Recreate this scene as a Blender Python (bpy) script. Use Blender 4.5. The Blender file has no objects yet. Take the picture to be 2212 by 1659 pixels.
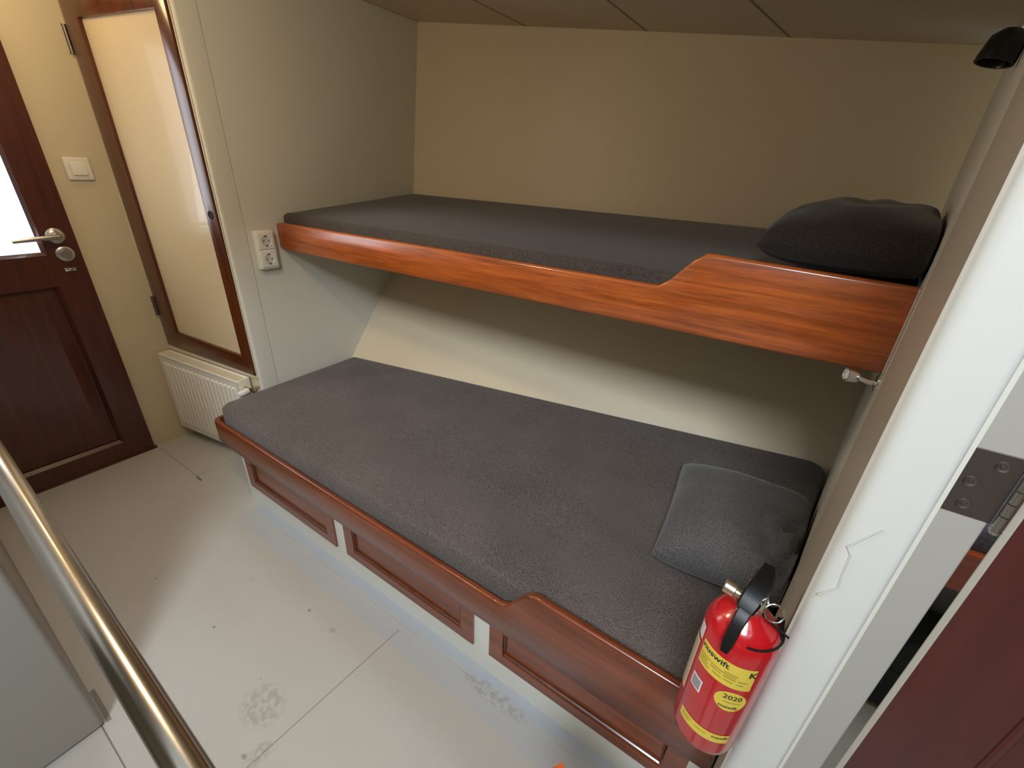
import bpy, bmesh, math, random
from mathutils import Vector, Matrix, noise
random.seed(4)
S = 1.25                      # one building unit in metres; all builder coordinates below are in units
PI = math.pi
sc = bpy.context.scene
C = sc.collection

# ------------------------------------------------------------------ camera
cam = bpy.data.cameras.new('camera'); camo = bpy.data.objects.new('camera', cam); C.objects.link(camo)
R = ((0.828, -0.277, 0.488), (0.560, 0.345, -0.754), (0.040, 0.897, 0.440))
def rotz(a): return Matrix.Rotation(a, 3, 'Z')
Rm = (Matrix.Rotation(0.5750, 3, 'Z') @ Matrix.Rotation(1.1150, 3, 'X') @ Matrix.Rotation(0.0450, 3, 'Z'))
camo.matrix_world = Matrix.Translation((0, 0, S)) @ Rm.to_4x4()
cam.sensor_width = 36; cam.lens = 949.05 / 2212 * 36; cam.clip_start = 0.02
sc.camera = camo

# ------------------------------------------------------------------ world, lights, exposure
sc.view_settings.view_transform = 'Standard'; sc.view_settings.look = 'None'
sc.view_settings.gamma = 1; sc.view_settings.use_curve_mapping = False
sc.view_settings.exposure = 0.1
w = bpy.data.worlds.new('world'); sc.world = w; w.use_nodes = True
w.node_tree.nodes['Background'].inputs[0].default_value = (0.80, 0.88, 1.0, 1)
w.node_tree.nodes['Background'].inputs[1].default_value = 0.6

def area(name, loc, target, sx, sy, power, col, spread=PI):
    l = bpy.data.lights.new(name, 'AREA'); l.shape = 'RECTANGLE'; l.size = sx * S; l.size_y = sy * S
    l.energy = power; l.color = col; l.spread = spread
    o = bpy.data.objects.new(name, l); C.objects.link(o)
    o.location = Vector(loc) * S
    d = (Vector(target) - Vector(loc)).normalized()
    o.rotation_euler = d.to_track_quat('-Z', 'Y').to_euler()
    return o
def point(name, loc, rad, power, col):
    l = bpy.data.lights.new(name, 'POINT'); l.shadow_soft_size = rad * S; l.energy = power; l.color = col
    o = bpy.data.objects.new(name, l); C.objects.link(o); o.location = Vector(loc) * S
    return o
# daylight down the open companionway over the photographer
area('hatch_daylight', (0.14, -0.92, 1.98), (-0.15, 0.25, 0.6), 0.42, 0.42, 60, (0.83, 0.915, 1.0))
# daylight through the glazed door
area('door_daylight', (-1.79, 0.17, 1.02), (0, 0.5, 0.7), 0.28, 0.55, 3.0, (0.85, 0.92, 1.0))
# warm ceiling lamps: by the cupboard and over the walkway
point('warm_lamp_cupboard', (-1.62, 0.36, 1.435), 0.035, 2.0, (1.0, 0.72, 0.38))
point('warm_lamp_walkway', (-0.92, 0.24, 1.375), 0.035, 9.5, (1.0, 0.81, 0.57))
# added fill light that brightens what shows of the next cabin
area('next_cabin_fill', (1.2, 0.9, 1.25), (0.4, 0.95, 0.2), 0.3, 0.3, 22, (0.88, 0.94, 1.0))

# ------------------------------------------------------------------ materials
def lin(c):
    return tuple((x / 12.92 if x <= 0.04045 else ((x + 0.055) / 1.055) ** 2.4) for x in [v / 255 for v in c]) + (1,)
def newmat(name):
    m = bpy.data.materials.new(name); m.use_nodes = True
    nt = m.node_tree; b = nt.nodes['Principled BSDF']
    return m, nt, b
def setp(b, col=None, rough=None, metal=None, spec=None, coat=None, coat_rough=None):
    if col: b.inputs['Base Color'].default_value = col
    if rough is not None: b.inputs['Roughness'].default_value = rough
    if metal is not None: b.inputs['Metallic'].default_value = metal
    if spec is not None: b.inputs['Specular IOR Level'].default_value = spec
    if coat is not None: b.inputs['Coat Weight'].default_value = coat
    if coat_rough is not None: b.inputs['Coat Roughness'].default_value = coat_rough
def N(nt, t, **k):
    n = nt.nodes.new(t)
    for a, v in k.items(): setattr(n, a, v)
    return n
def noise_bump(nt, b, scale, strength, dist=0.002, detail=4, co=None):
    tc = N(nt, 'ShaderNodeNewGeometry')
    nz = N(nt, 'ShaderNodeTexNoise'); nz.inputs['Scale'].default_value = scale; nz.inputs['Detail'].default_value = detail
    nt.links.new(co if co else tc.outputs['Position'], nz.inputs['Vector'])
    bp = N(nt, 'ShaderNodeBump'); bp.inputs['Strength'].default_value = strength; bp.inputs['Distance'].default_value = dist
    nt.links.new(nz.outputs['Fac'], bp.inputs['Height']); nt.links.new(bp.outputs['Normal'], b.inputs['Normal'])
    return nz
def paint(name, col, rough=0.45, var=0.04, bump=0.12, coat=0):
    m, nt, b = newmat(name); setp(b, col, rough, spec=0.4, coat=coat)
    noise_bump(nt, b, 60, bump, 0.0012, 3)
    g = N(nt, 'ShaderNodeNewGeometry'); nz = N(nt, 'ShaderNodeTexNoise'); nz.inputs['Scale'].default_value = 3.0; nz.inputs['Detail'].default_value = 5
    nt.links.new(g.outputs['Position'], nz.inputs['Vector'])
    mx = N(nt, 'ShaderNodeMix', data_type='RGBA')
    mx.inputs[6].default_value = tuple(c * (1 - var) for c in col[:3]) + (1,); mx.inputs[7].default_value = tuple(min(1, c * (1 + var)) for c in col[:3]) + (1,)
    nt.links.new(nz.outputs['Fac'], mx.inputs[0]); nt.links.new(mx.outputs[2], b.inputs['Base Color'])
    return m
def wood(name, dark, light, axis='X', rough=0.28, coat=0.5, scale=1.0):
    m, nt, b = newmat(name); setp(b, light, rough, spec=0.5, coat=coat, coat_rough=0.16)
    g = N(nt, 'ShaderNodeNewGeometry'); mp = N(nt, 'ShaderNodeMapping')
    s = {'X': (1.2, 22, 22), 'Z': (22, 22, 1.2), 'Y': (22, 1.2, 22)}[axis]
    mp.inputs['Scale'].default_value = tuple(v * scale for v in s)
    nt.links.new(g.outputs['Position'], mp.inputs['Vector'])
    nz = N(nt, 'ShaderNodeTexNoise'); nz.inputs['Scale'].default_value = 1.6; nz.inputs['Detail'].default_value = 7; nz.inputs['Roughness'].default_value = 0.62; nz.inputs['Distortion'].default_value = 0.6
    nt.links.new(mp.outputs[0], nz.inputs['Vector'])
    n2 = N(nt, 'ShaderNodeTexNoise'); n2.inputs['Scale'].default_value = 9; n2.inputs['Detail'].default_value = 3
    nt.links.new(mp.outputs[0], n2.inputs['Vector'])
    ad = N(nt, 'ShaderNodeMath', operation='MULTIPLY_ADD'); ad.inputs[1].default_value = 0.35
    nt.links.new(n2.outputs['Fac'], ad.inputs[0]); nt.links.new(nz.outputs['Fac'], ad.inputs[2])
    cr = N(nt, 'ShaderNodeValToRGB'); cr.color_ramp.elements[0].position = 0.42; cr.color_ramp.elements[1].position = 0.86
    cr.color_ramp.elements[0].color = dark; cr.color_ramp.elements[1].color = light
    nt.links.new(ad.outputs[0], cr.inputs[0]); nt.links.new(cr.outputs[0], b.inputs['Base Color'])
    bp = N(nt, 'ShaderNodeBump'); bp.inputs['Strength'].default_value = 0.12; bp.inputs['Distance'].default_value = 0.001
    nt.links.new(ad.outputs[0], bp.inputs['Height']); nt.links.new(bp.outputs['Normal'], b.inputs['Normal'])
    return m
def fabric(name, a, c, rough=0.95):
    m, nt, b = newmat(name); setp(b, a, rough, spec=0.15)
    b.inputs['Sheen Weight'].default_value = 0.18; b.inputs['Sheen Roughness'].default_value = 0.5
    g = N(nt, 'ShaderNodeNewGeometry')
    mp = N(nt, 'ShaderNodeMapping'); mp.inputs['Scale'].default_value = (300, 420, 340); mp.inputs['Rotation'].default_value = (0, 0, 0.1)
    nt.links.new(g.outputs['Position'], mp.inputs['Vector'])
    nz = N(nt, 'ShaderNodeTexNoise'); nz.inputs['Scale'].default_value = 1.0; nz.inputs['Detail'].default_value = 2
    nt.links.new(mp.outputs[0], nz.inputs['Vector'])
    n2 = N(nt, 'ShaderNodeTexNoise'); n2.inputs['Scale'].default_value = 5; n2.inputs['Detail'].default_value = 5
    nt.links.new(g.outputs['Position'], n2.inputs['Vector'])
    mt = N(nt, 'ShaderNodeMath', operation='MULTIPLY_ADD'); mt.inputs[1].default_value = 0.22
    nt.links.new(n2.outputs['Fac'], mt.inputs[0]); nt.links.new(nz.outputs['Fac'], mt.inputs[2])
    cr = N(nt, 'ShaderNodeValToRGB'); cr.color_ramp.elements[0].position = 0.38; cr.color_ramp.elements[1].position = 0.85
    cr.color_ramp.elements[0].color = a; cr.color_ramp.elements[1].color = c
    nt.links.new(mt.outputs[0], cr.inputs[0]); nt.links.new(cr.outputs[0], b.inputs['Base Color'])
    bp = N(nt, 'ShaderNodeBump'); bp.inputs['Strength'].default_value = 0.35; bp.inputs['Distance'].default_value = 0.0012
    nt.links.new(nz.outputs['Fac'], bp.inputs['Height']); nt.links.new(bp.outputs['Normal'], b.inputs['Normal'])
    return m
def metal(name, col, rough):
    m, nt, b = newmat(name); setp(b, col, rough, metal=1.0); noise_bump(nt, b, 30, 0.02, 0.001); return m
def plain(name, col, rough=0.4, coat=0, spec=0.5):
    m, nt, b = newmat(name); setp(b, col, rough, spec=spec, coat=coat, coat_rough=0.1); noise_bump(nt, b, 40, 0.03, 0.001); return m

M = {}
M['cream'] = paint('cream_wall_paint', (0.62, 0.54, 0.37, 1), 0.42)
M['hull'] = paint('warm_cream_lining_paint', (0.66, 0.555, 0.39, 1), 0.45)
M['bulk'] = paint('pale_partition_paint', (0.66, 0.635, 0.55, 1), 0.42)
M['white'] = paint('white_gloss_paint', (0.615, 0.605, 0.55, 1), 0.35, 0.02)
M['frame_white'] = paint('off_white_locker_paint', (0.72, 0.71, 0.63, 1), 0.4, 0.03)
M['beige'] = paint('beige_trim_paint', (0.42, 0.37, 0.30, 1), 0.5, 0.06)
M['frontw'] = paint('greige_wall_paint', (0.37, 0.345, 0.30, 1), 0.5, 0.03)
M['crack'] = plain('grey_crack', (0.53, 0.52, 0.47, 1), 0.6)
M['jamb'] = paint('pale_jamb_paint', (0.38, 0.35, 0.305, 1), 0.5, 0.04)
M['panel'] = paint('cream_lacquered_panel', (0.62, 0.49, 0.30, 1), 0.25, 0.01, 0.02, coat=0.3)
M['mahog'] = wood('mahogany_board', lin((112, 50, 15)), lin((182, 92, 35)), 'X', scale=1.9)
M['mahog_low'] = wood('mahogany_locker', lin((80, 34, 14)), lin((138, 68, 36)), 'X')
M['mahog_z'] = wood('mahogany_upright', lin((56, 24, 8)), lin((98, 48, 20)), 'Z')
M['door'] = wood('dark_mahogany_door', lin((54, 18, 6)), lin((84, 36, 15)), 'Z', 0.3)
M['reddoor'] = wood('red_brown_door', lin((62, 25, 20)), lin((80, 33, 28)), 'Z', 0.4, 0.3, 0.4)
M['orange'] = wood('orange_board', lin((150, 66, 30)), lin((200, 96, 50)), 'X')
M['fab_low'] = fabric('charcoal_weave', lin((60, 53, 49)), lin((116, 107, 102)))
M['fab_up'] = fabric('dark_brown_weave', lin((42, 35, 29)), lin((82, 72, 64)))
M['fab_pil'] = fabric('dark_grey_weave', lin((62, 60, 60)), lin((104, 101, 100)))
M['fab_pil2'] = fabric('black_brown_weave', lin((34, 28, 24)), lin((56, 49, 44)))
M['fab_blue'] = fabric('grey_blue_weave', lin((95, 98, 112)), lin((135, 138, 152)))
M['steel'] = metal('polished_steel', (0.56, 0.525, 0.47, 1), 0.2)
M['nickel'] = metal('satin_nickel', (0.50, 0.48, 0.44, 1), 0.32)
M['chrome'] = metal('chrome', (0.8, 0.8, 0.8, 1), 0.12)
M['hinge'] = metal('brown_steel', (0.22, 0.185, 0.175, 1), 0.42)
M['red'] = plain('red_enamel', (0.46, 0.007, 0.011, 1), 0.2, 0.4)
M['black'] = plain('black_plastic', (0.006, 0.006, 0.006, 1), 0.3, spec=0.35)
M['dark'] = plain('dark_recess', (0.01, 0.008, 0.007, 1), 0.8)
M['yellow'] = plain('yellow_sticker', (0.70, 0.52, 0.06, 1), 0.4)
M['sticker'] = plain('white_sticker', (0.75, 0.72, 0.68, 1), 0.4)
M['stickgrey'] = plain('grey_print', (0.28, 0.26, 0.28, 1), 0.5)
M['ivory'] = plain('ivory_sticker', (0.62, 0.50, 0.36, 1), 0.5)
M['ink'] = plain('black_ink', (0.015, 0.012, 0.01, 1), 0.6)
M['olive'] = plain('olive_ink', (0.34, 0.25, 0.03, 1), 0.6)
M['brass'] = metal('brass_cap', (0.72, 0.64, 0.5, 1), 0.3)
M['plug'] = plain('cream_plastic', (0.78, 0.75, 0.66, 1), 0.3, 0.3)
M['rad'] = plain('cream_enamel', (0.80, 0.74, 0.62, 1), 0.32, 0.2)
M['radgrille'] = plain('beige_grille', (0.60, 0.53, 0.38, 1), 0.5)
M['greyfloor'] = paint('grey_blue_floor', (0.25, 0.27, 0.29, 1), 0.5)
M['charcoal'] = plain('charcoal_cloth', (0.03, 0.034, 0.034, 1), 0.9)

def glow(name, col, st):
    m, nt, b = newmat(name); setp(b, (0.8, 0.8, 0.8, 1), 0.3)
    b.inputs['Emission Color'].default_value = col; b.inputs['Emission Strength'].default_value = st
    return m
M['glass'] = glow('frosted_lit_glass', (0.86, 0.92, 1.0, 1), 0.95)
M['lamp'] = glow('warm_lamp_diffuser', (1.0, 0.8, 0.5, 1), 6)

# painted deck floor: seams, a bluish strip, scuffs
def floor_mat():
    m, nt, b = newmat('grey_painted_floor'); setp(b, rough=0.42, spec=0.45)
    g = N(nt, 'ShaderNodeNewGeometry'); sp = N(nt, 'ShaderNodeSeparateXYZ'); nt.links.new(g.outputs['Position'], sp.inputs[0])
    L = nt.links.new
    def mth(op, a, c=None, d=None):
        n = N(nt, 'ShaderNodeMath', operation=op)
        for i, v in enumerate((a, c, d)):
            if v is None: continue
            if isinstance(v, (int, float)): n.inputs[i].default_value = v
            else: L(v, n.inputs[i])
        return n.outputs[0]
    def rng(v, lo, hi, soft):   # 1 inside lo..hi
        a = N(nt, 'ShaderNodeMapRange', interpolation_type='SMOOTHSTEP'); a.inputs[1].default_value = (lo - soft); a.inputs[2].default_value = (lo + soft); L(v, a.inputs[0])
        c = N(nt, 'ShaderNodeMapRange', interpolation_type='SMOOTHSTEP'); c.inputs[1].default_value = (hi - soft); c.inputs[2].default_value = (hi + soft); c.inputs[3].default_value = 1; c.inputs[4].default_value = 0; L(v, c.inputs[0])
        return mth('MULTIPLY', a.outputs[0], c.outputs[0])
    X, Y = sp.outputs[0], sp.outputs[1]
    def nzz(s, d=5):
        n = N(nt, 'ShaderNodeTexNoise'); n.inputs['Scale'].default_value = s; n.inputs['Detail'].default_value = d; L(g.outputs['Position'], n.inputs['Vector']); return n.outputs['Fac']
    big = nzz(2.2); fine = nzz(26); wob = nzz(7, 2)
    mx = N(nt, 'ShaderNodeMix', data_type='RGBA'); mx.inputs[6].default_value = (0.41, 0.385, 0.335, 1); mx.inputs[7].default_value = (0.48, 0.455, 0.41, 1); L(big, mx.inputs[0])
    # bluer strip by the lockers, stronger close to them
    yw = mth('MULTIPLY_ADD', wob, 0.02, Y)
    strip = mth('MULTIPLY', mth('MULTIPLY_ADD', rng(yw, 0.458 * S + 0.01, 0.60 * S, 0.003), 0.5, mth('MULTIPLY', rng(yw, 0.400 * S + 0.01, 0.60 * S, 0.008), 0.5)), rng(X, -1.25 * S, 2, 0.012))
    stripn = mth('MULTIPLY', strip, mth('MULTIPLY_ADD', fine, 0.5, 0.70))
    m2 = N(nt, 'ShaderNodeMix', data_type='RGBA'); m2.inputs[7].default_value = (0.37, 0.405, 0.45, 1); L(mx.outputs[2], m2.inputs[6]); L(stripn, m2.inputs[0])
    # seams
    def line(v, c, hw): return mth('LESS_THAN', mth('ABSOLUTE', mth('SUBTRACT', v, c)), hw)
    s1 = mth('MULTIPLY', line(Y, 0.425 * S, 0.0012), mth('MULTIPLY', mth('GREATER_THAN', X, -1.85 * S), mth('LESS_THAN', X, -1.55 * S)))
    s2 = mth('MULTIPLY', line(X, -1.558 * S, 0.0010), mth('MULTIPLY', mth('GREATER_THAN', Y, 0.425 * S), mth('LESS_THAN', Y, 0.54 * S)))
    xs = mth('MULTIPLY_ADD', Y, -0.07, X)
    s3 = mth('MULTIPLY', line(xs, -0.604 * S, 0.0012), mth('MULTIPLY', mth('GREATER_THAN', Y, -0.2), mth('LESS_THAN', Y, 0.437 * S)))
    s4 = mth('MULTIPLY', line(Y, 0.452 * S, 0.0007), mth('MULTIPLY', mth('GREATER_THAN', X, -1.20 * S), mth('LESS_THAN', wob, 0.52)))
    s5 = mth('MULTIPLY', line(Y, -0.032 * S, 0.0016), mth('GREATER_THAN', X, -0.89 * S))
    s6 = mth('MULTIPLY', rng(Y, -0.0245 * S, -0.0165 * S, 0.001), rng(X, -0.985 * S, -0.888 * S, 0.003))
    s7 = mth('MULTIPLY', rng(Y, 0.4205 * S, 0.4275 * S, 0.001), rng(X, -1.555 * S, -1.520 * S, 0.002))
    s5 = mth('MAXIMUM', s5, mth('MAXIMUM', s6, s7))
    seam = mth('MAXIMUM', mth('MAXIMUM', s1, s2), mth('MAXIMUM', mth('MULTIPLY', s3, 0.9), mth('MAXIMUM', mth('MULTIPLY', s4, 0.45), s5)))
    m3 = N(nt, 'ShaderNodeMix', data_type='RGBA'); m3.inputs[7].default_value = (0.12, 0.10, 0.08, 1); L(m2.outputs[2], m3.inputs[6]); L(mth('MULTIPLY', seam, 0.8), m3.inputs[0])
    # a few scuffs and chips at fixed places
    dirt = None
    spots = [(-0.988, 0.311, 0.018, 0.010, 0.22), (-0.675, 0.165, 0.055, 0.045, 0.30), (-0.60, 0.115, 0.02, 0.03, 0.3), (-0.700, 0.345, 0.012, 0.007, 0.45),
             (-0.79, 0.345, 0.006, 0.005, 0.8), (-1.19, 0.17, 0.004, 0.004, 0.8), (-0.93, 0.19, 0.004, 0.004, 0.8), (-0.73, 0.19, 0.005, 0.003, 0.8), (-1.46, 0.10, 0.006, 0.003, 0.6), (-0.62, 0.098, 0.009, 0.005, 0.6),
             (-0.30, 0.45, 0.10, 0.02, 0.3)]
    for (x, y, rx, ry, k) in spots:
        dx = mth('MULTIPLY', mth('SUBTRACT', X, x * S), 1 / (rx * S)); dy = mth('MULTIPLY', mth('SUBTRACT', Y, y * S), 1 / (ry * S))
        d = mth('ADD', mth('MULTIPLY', dx, dx), mth('MULTIPLY', dy, dy))
        e = N(nt, 'ShaderNodeMapRange'); e.inputs[1].default_value = 1.0; e.inputs[2].default_value = 0.35; e.inputs[3].default_value = 0; e.inputs[4].default_value = k; L(d, e.inputs[0])
        dirt = e.outputs[0] if dirt is None else mth('MAXIMUM', dirt, e.outputs[0])
    brk = N(nt, 'ShaderNodeMapRange'); brk.inputs[1].default_value = 0.42; brk.inputs[2].default_value = 0.56; L(nzz(70, 6), brk.inputs[0])
    dirt = mth('MULTIPLY', dirt, brk.outputs[0])
    m4 = N(nt, 'ShaderNodeMix', data_type='RGBA'); m4.inputs[7].default_value = (0.15, 0.13, 0.10, 1); L(m3.outputs[2], m4.inputs[6]); L(dirt, m4.inputs[0])
    L(m4.outputs[2], b.inputs['Base Color'])
    bp = N(nt, 'ShaderNodeBump'); bp.inputs['Strength'].default_value = 0.25; bp.inputs['Distance'].default_value = 0.0015
    L(mth('SUBTRACT', mth('MULTIPLY', fine, 0.6), seam), bp.inputs['Height']); L(bp.outputs['Normal'], b.inputs['Normal'])
    return m
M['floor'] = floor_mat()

# ------------------------------------------------------------------ object helpers
def tag(o, label=None, cat=None, group=None, kind=None):
    if label: o['label'] = label
    if cat: o['category'] = cat
    if group: o['group'] = group
    if kind: o['kind'] = kind
    return o
ORG = {}
def thing(name, loc, label, cat, group=None):
    o = bpy.data.objects.new(name, None); C.objects.link(o); o.empty_display_size = 0.05
    o.location = Vector(loc) * S; ORG[o.name] = Vector(loc)
    return tag(o, label, cat, group)
def obj(name, bm, mat, parent=None, smooth=False, label=None, angle=40):
    org = ORG.get(parent.name, Vector((0, 0, 0))) if parent else Vector((0, 0, 0))
    bmesh.ops.remove_doubles(bm, verts=bm.verts, dist=1e-6)
    bmesh.ops.recalc_face_normals(bm, faces=bm.faces)
    for v in bm.verts: v.co = (v.co - org) * S
    me = bpy.data.meshes.new(name); bm.to_mesh(me); bm.free()
    mats = mat if isinstance(mat, (list, tuple)) else [mat]
    for k in mats: me.materials.append(k)
    o = bpy.data.objects.new(name, me); C.objects.link(o)
    if parent: o.parent = parent; ORG[o.name] = org
    if smooth:
        for p in me.polygons: p.use_smooth = True
        for e in me.edges: pass
        try: me.set_sharp_from_angle(angle=math.radians(angle))
        except Exception: pass
    if label: o['label'] = label
    return o
def struct(name, bm, mat, smooth=False, parent=None):
    o = obj(name, bm, mat, parent, smooth)
    if not parent: o['kind'] = 'structure'
    return o
def top(name, bm, mat, label, cat, group=None, smooth=False):   # a thing that is one mesh: origin at its centre
    cs = [v.co.copy() for v in bm.verts]
    o = obj(name, bm, mat, None, smooth); return tag(o, label, cat, group)
def B(): return bmesh.new()
def box(bm, x0, x1, y0, y1, z0, z1, bev=0.0, seg=2, mi=0):
    r = bmesh.ops.create_cube(bm, size=1.0); vs = r['verts']
    for v in vs: v.co = Vector(((x0 + x1) / 2 + v.co.x * (x1 - x0), (y0 + y1) / 2 + v.co.y * (y1 - y0), (z0 + z1) / 2 + v.co.z * (z1 - z0)))
    fs = {f for v in vs for f in v.link_faces}
    for f in fs: f.material_index = mi
    if bev > 0:
        es = {e for v in vs for e in v.link_edges}
        bmesh.ops.bevel(bm, geom=list(es), offset=bev, segments=seg, profile=0.5, affect='EDGES')
    return vs
def hexa(bm, p, bev=0.0, seg=2):     # 8 corner points: bottom 4 ccw then top 4
    vs = [bm.verts.new(Vector(q)) for q in p]
    for f in ((0, 1, 2, 3), (4, 5, 6, 7), (0, 1, 5, 4), (1, 2, 6, 5), (2, 3, 7, 6), (3, 0, 4, 7)):
        bm.faces.new([vs[i] for i in f])
    if bev > 0:
        es = {e for v in vs for e in v.link_edges}
        bmesh.ops.bevel(bm, geom=list(es), offset=bev, segments=seg, profile=0.5, affect='EDGES')
    return vs
def prism(bm, pts, z0, z1, bev=0):
    a = [bm.verts.new((p[0], p[1], z0)) for p in pts]; b = [bm.verts.new((p[0], p[1], z1)) for p in pts]
    n = len(pts); bm.faces.new(a); bm.faces.new(b)
    for i in range(n): bm.faces.new((a[i], a[(i + 1) % n], b[(i + 1) % n], b[i]))
def frame_of(d):
    d = Vector(d).normalized(); u = d.orthogonal().normalized(); v = d.cross(u); return d, u, v
def tube(bm, pts, r, n=16, cap=True, radii=None):
    pts = [Vector(p) for p in pts]; rings = []
    prev = None
    for i, p in enumerate(pts):
        d = (pts[min(i + 1, len(pts) - 1)] - pts[max(i - 1, 0)]).normalized()
        if prev is None: u = d.orthogonal().normalized()
        else: u = (prev - d * prev.dot(d)).normalized()
        prev = u; v = d.cross(u); rr = radii[i] if radii else r
        rings.append([bm.verts.new(p + (u * math.cos(2 * PI * k / n) + v * math.sin(2 * PI * k / n)) * rr) for k in range(n)])
    for a, b in zip(rings, rings[1:]):
        for k in range(n): bm.faces.new((a[k], a[(k + 1) % n], b[(k + 1) % n], b[k]))
    if cap: bm.faces.new(rings[0]); bm.faces.new(rings[-1])
def lathe(bm, c, axis, prof, n=32, mi=0):    # prof: (radius, distance along axis)
    d, u, v = frame_of(axis); c = Vector(c); rings = []
    for (r, h) in prof:
        r = max(r, 1e-5)
        rings.append([bm.verts.new(c + d * h + (u * math.cos(2 * PI * k / n) + v * math.sin(2 * PI * k / n)) * r) for k in range(n)])
    for a, b in zip(rings, rings[1:]):
        for k in range(n):
            f = bm.faces.new((a[k], a[(k + 1) % n], b[(k + 1) % n], b[k])); f.material_index = mi
    bm.faces.new(rings[0]).material_index = mi; bm.faces.new(rings[-1]).material_index = mi
def arc(cx, cy, r, a0, a1, n):
    return [(cx + r * math.cos(a0 + (a1 - a0) * k / n), cy + r * math.sin(a0 + (a1 - a0) * k / n)) for k in range(n + 1)]
def rounded(poly, rad, n=8):          # round the corners of a 2-D polygon
    out = []
    m = len(poly)
    for i in range(m):
        p = Vector(poly[i]); a = Vector(poly[i - 1]); b = Vector(poly[(i + 1) % m])
        r = rad[i] if isinstance(rad, (list, tuple)) else rad
        if r <= 0: out.append(p); continue
        da = (a - p).normalized(); db = (b - p).normalized()
        ang = da.angle(db); t = r / math.tan(ang / 2)
        p0 = p + da * t; p1 = p + db * t
        c = p + (da + db).normalized() * (r / math.sin(ang / 2))
        v0 = p0 - c; v1 = p1 - c; tot = v0.angle(v1); sgn = 1 if v0.cross(v1) > 0 else -1
        for k in range(n + 1):
            q = tot * k / n * sgn
            out.append(c + Vector((v0.x * math.cos(q) - v0.y * math.sin(q), v0.x * math.sin(q) + v0.y * math.cos(q))))
    return out

# ------------------------------------------------------------------ geometry of the place
def zc(x): return 1.465 - 0.086 * (x + 1.43)                    # the ceiling drops gently towards the head end
def hy(x, z):                                                   # hull lining
    if z <= 0.761: return 1.02 + 0.205 * (x + 1.43) + 0.79 * (z - 0.3)
    return 1.384 + 0.205 * (x + 1.43) + 0.117 * (z - 0.761)
def ex(y): return 0.0294 + 0.1295 * y                           # end wall at the head of the bunks
A2 = Vector((-1.868, 0.563)); B2 = Vector((-1.44, 0.652)); D2 = (B2 - A2).normalized(); N2 = Vector((D2.y, -D2.x))  # cupboard wall, N2 faces the room
def cw(s, off, z):                                              # point on the cupboard wall: s along, off into the room
    p = A2 + D2 * s + N2 * off; return Vector((p.x, p.y, z))
CWL = (B2 - A2).length

# floor
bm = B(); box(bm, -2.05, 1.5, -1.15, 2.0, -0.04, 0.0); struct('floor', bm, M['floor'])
# ceiling with a hatch opening over the camera
bm = B()
HX0, HX1, HY0, HY1 = -0.66, 0.50, -0.85, 0.22
for (x0, x1, y0, y1) in ((-2.05, HX0, -1.15, 2.2), (HX1, 1.5, -1.15, 2.2), (HX0, HX1, -1.15, HY0), (HX0, HX1, HY1, 2.2)):
    hexa(bm, [(x0, y0, zc(x0)), (x1, y0, zc(x1)), (x1, y1, zc(x1)), (x0, y1, zc(x0)), (x0, y0, zc(x0) + .03), (x1, y0, zc(x1) + .03), (x1, y1, zc(x1) + .03), (x0, y1, zc(x0) + .03)])
def ceil_mat():
    m, nt, b = newmat('cream_planked_ceiling'); setp(b, rough=0.5, spec=0.3)
    g = N(nt, 'ShaderNodeNewGeometry'); sp = N(nt, 'ShaderNodeSeparateXYZ'); nt.links.new(g.outputs['Position'], sp.inputs[0])
    acc = None
    for (c, k) in ((-1.012, 0.0), (-0.616, 0.0), (-0.290, 0.16), (-1.43, 0)):
        n0 = N(nt, 'ShaderNodeMath', operation='MULTIPLY_ADD'); n0.inputs[1].default_value = -k; nt.links.new(sp.outputs[1], n0.inputs[0]); nt.links.new(sp.outputs[0], n0.inputs[2])
        n = N(nt, 'ShaderNodeMath', operation='SUBTRACT'); n.inputs[1].default_value = (c - k * 1.3) * S if k else c * S; nt.links.new(n0.outputs[0], n.inputs[0])
        a = N(nt, 'ShaderNodeMath', operation='ABSOLUTE'); nt.links.new(n.outputs[0], a.inputs[0])
        l = N(nt, 'ShaderNodeMapRange'); l.inputs[1].default_value = 0.0025; l.inputs[2].default_value = 0.008; l.inputs[3].default_value = 1; l.inputs[4].default_value = 0; nt.links.new(a.outputs[0], l.inputs[0])
        if acc is None: acc = l.outputs[0]
        else:
            mm = N(nt, 'ShaderNodeMath', operation='MAXIMUM'); nt.links.new(acc, mm.inputs[0]); nt.links.new(l.outputs[0], mm.inputs[1]); acc = mm.outputs[0]
    mx = N(nt, 'ShaderNodeMix', data_type='RGBA'); mx.inputs[6].default_value = (0.66, 0.57, 0.42, 1); mx.inputs[7].default_value = (0.22, 0.18, 0.12, 1)
    nt.links.new(acc, mx.inputs[0]); nt.links.new(mx.outputs[2], b.inputs['Base Color'])
    bp = N(nt, 'ShaderNodeBump'); bp.inputs['Strength'].default_value = 0.6; bp.inputs['Distance'].default_value = 0.004; bp.invert = True
    nt.links.new(acc, bp.inputs['Height']); nt.links.new(bp.outputs['Normal'], b.inputs['Normal'])
    return m
struct('ceiling', bm, ceil_mat())
# coaming of the open companionway above the ceiling
bm = B(); zh = 1.50
for (x0, x1, y0, y1) in ((HX0 - .02, HX0, HY0 - .02, HY1 + .02), (HX1, HX1 + .02, HY0 - .02, HY1 + .02), (HX0, HX1, HY0 - .02, HY0), (HX0, HX1, HY1, HY1 + .02)):
    box(bm, x0, x1, y0, y1, zc(HX1) - 0.006, zh)
struct('trim_7', bm, M['white'])

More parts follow.
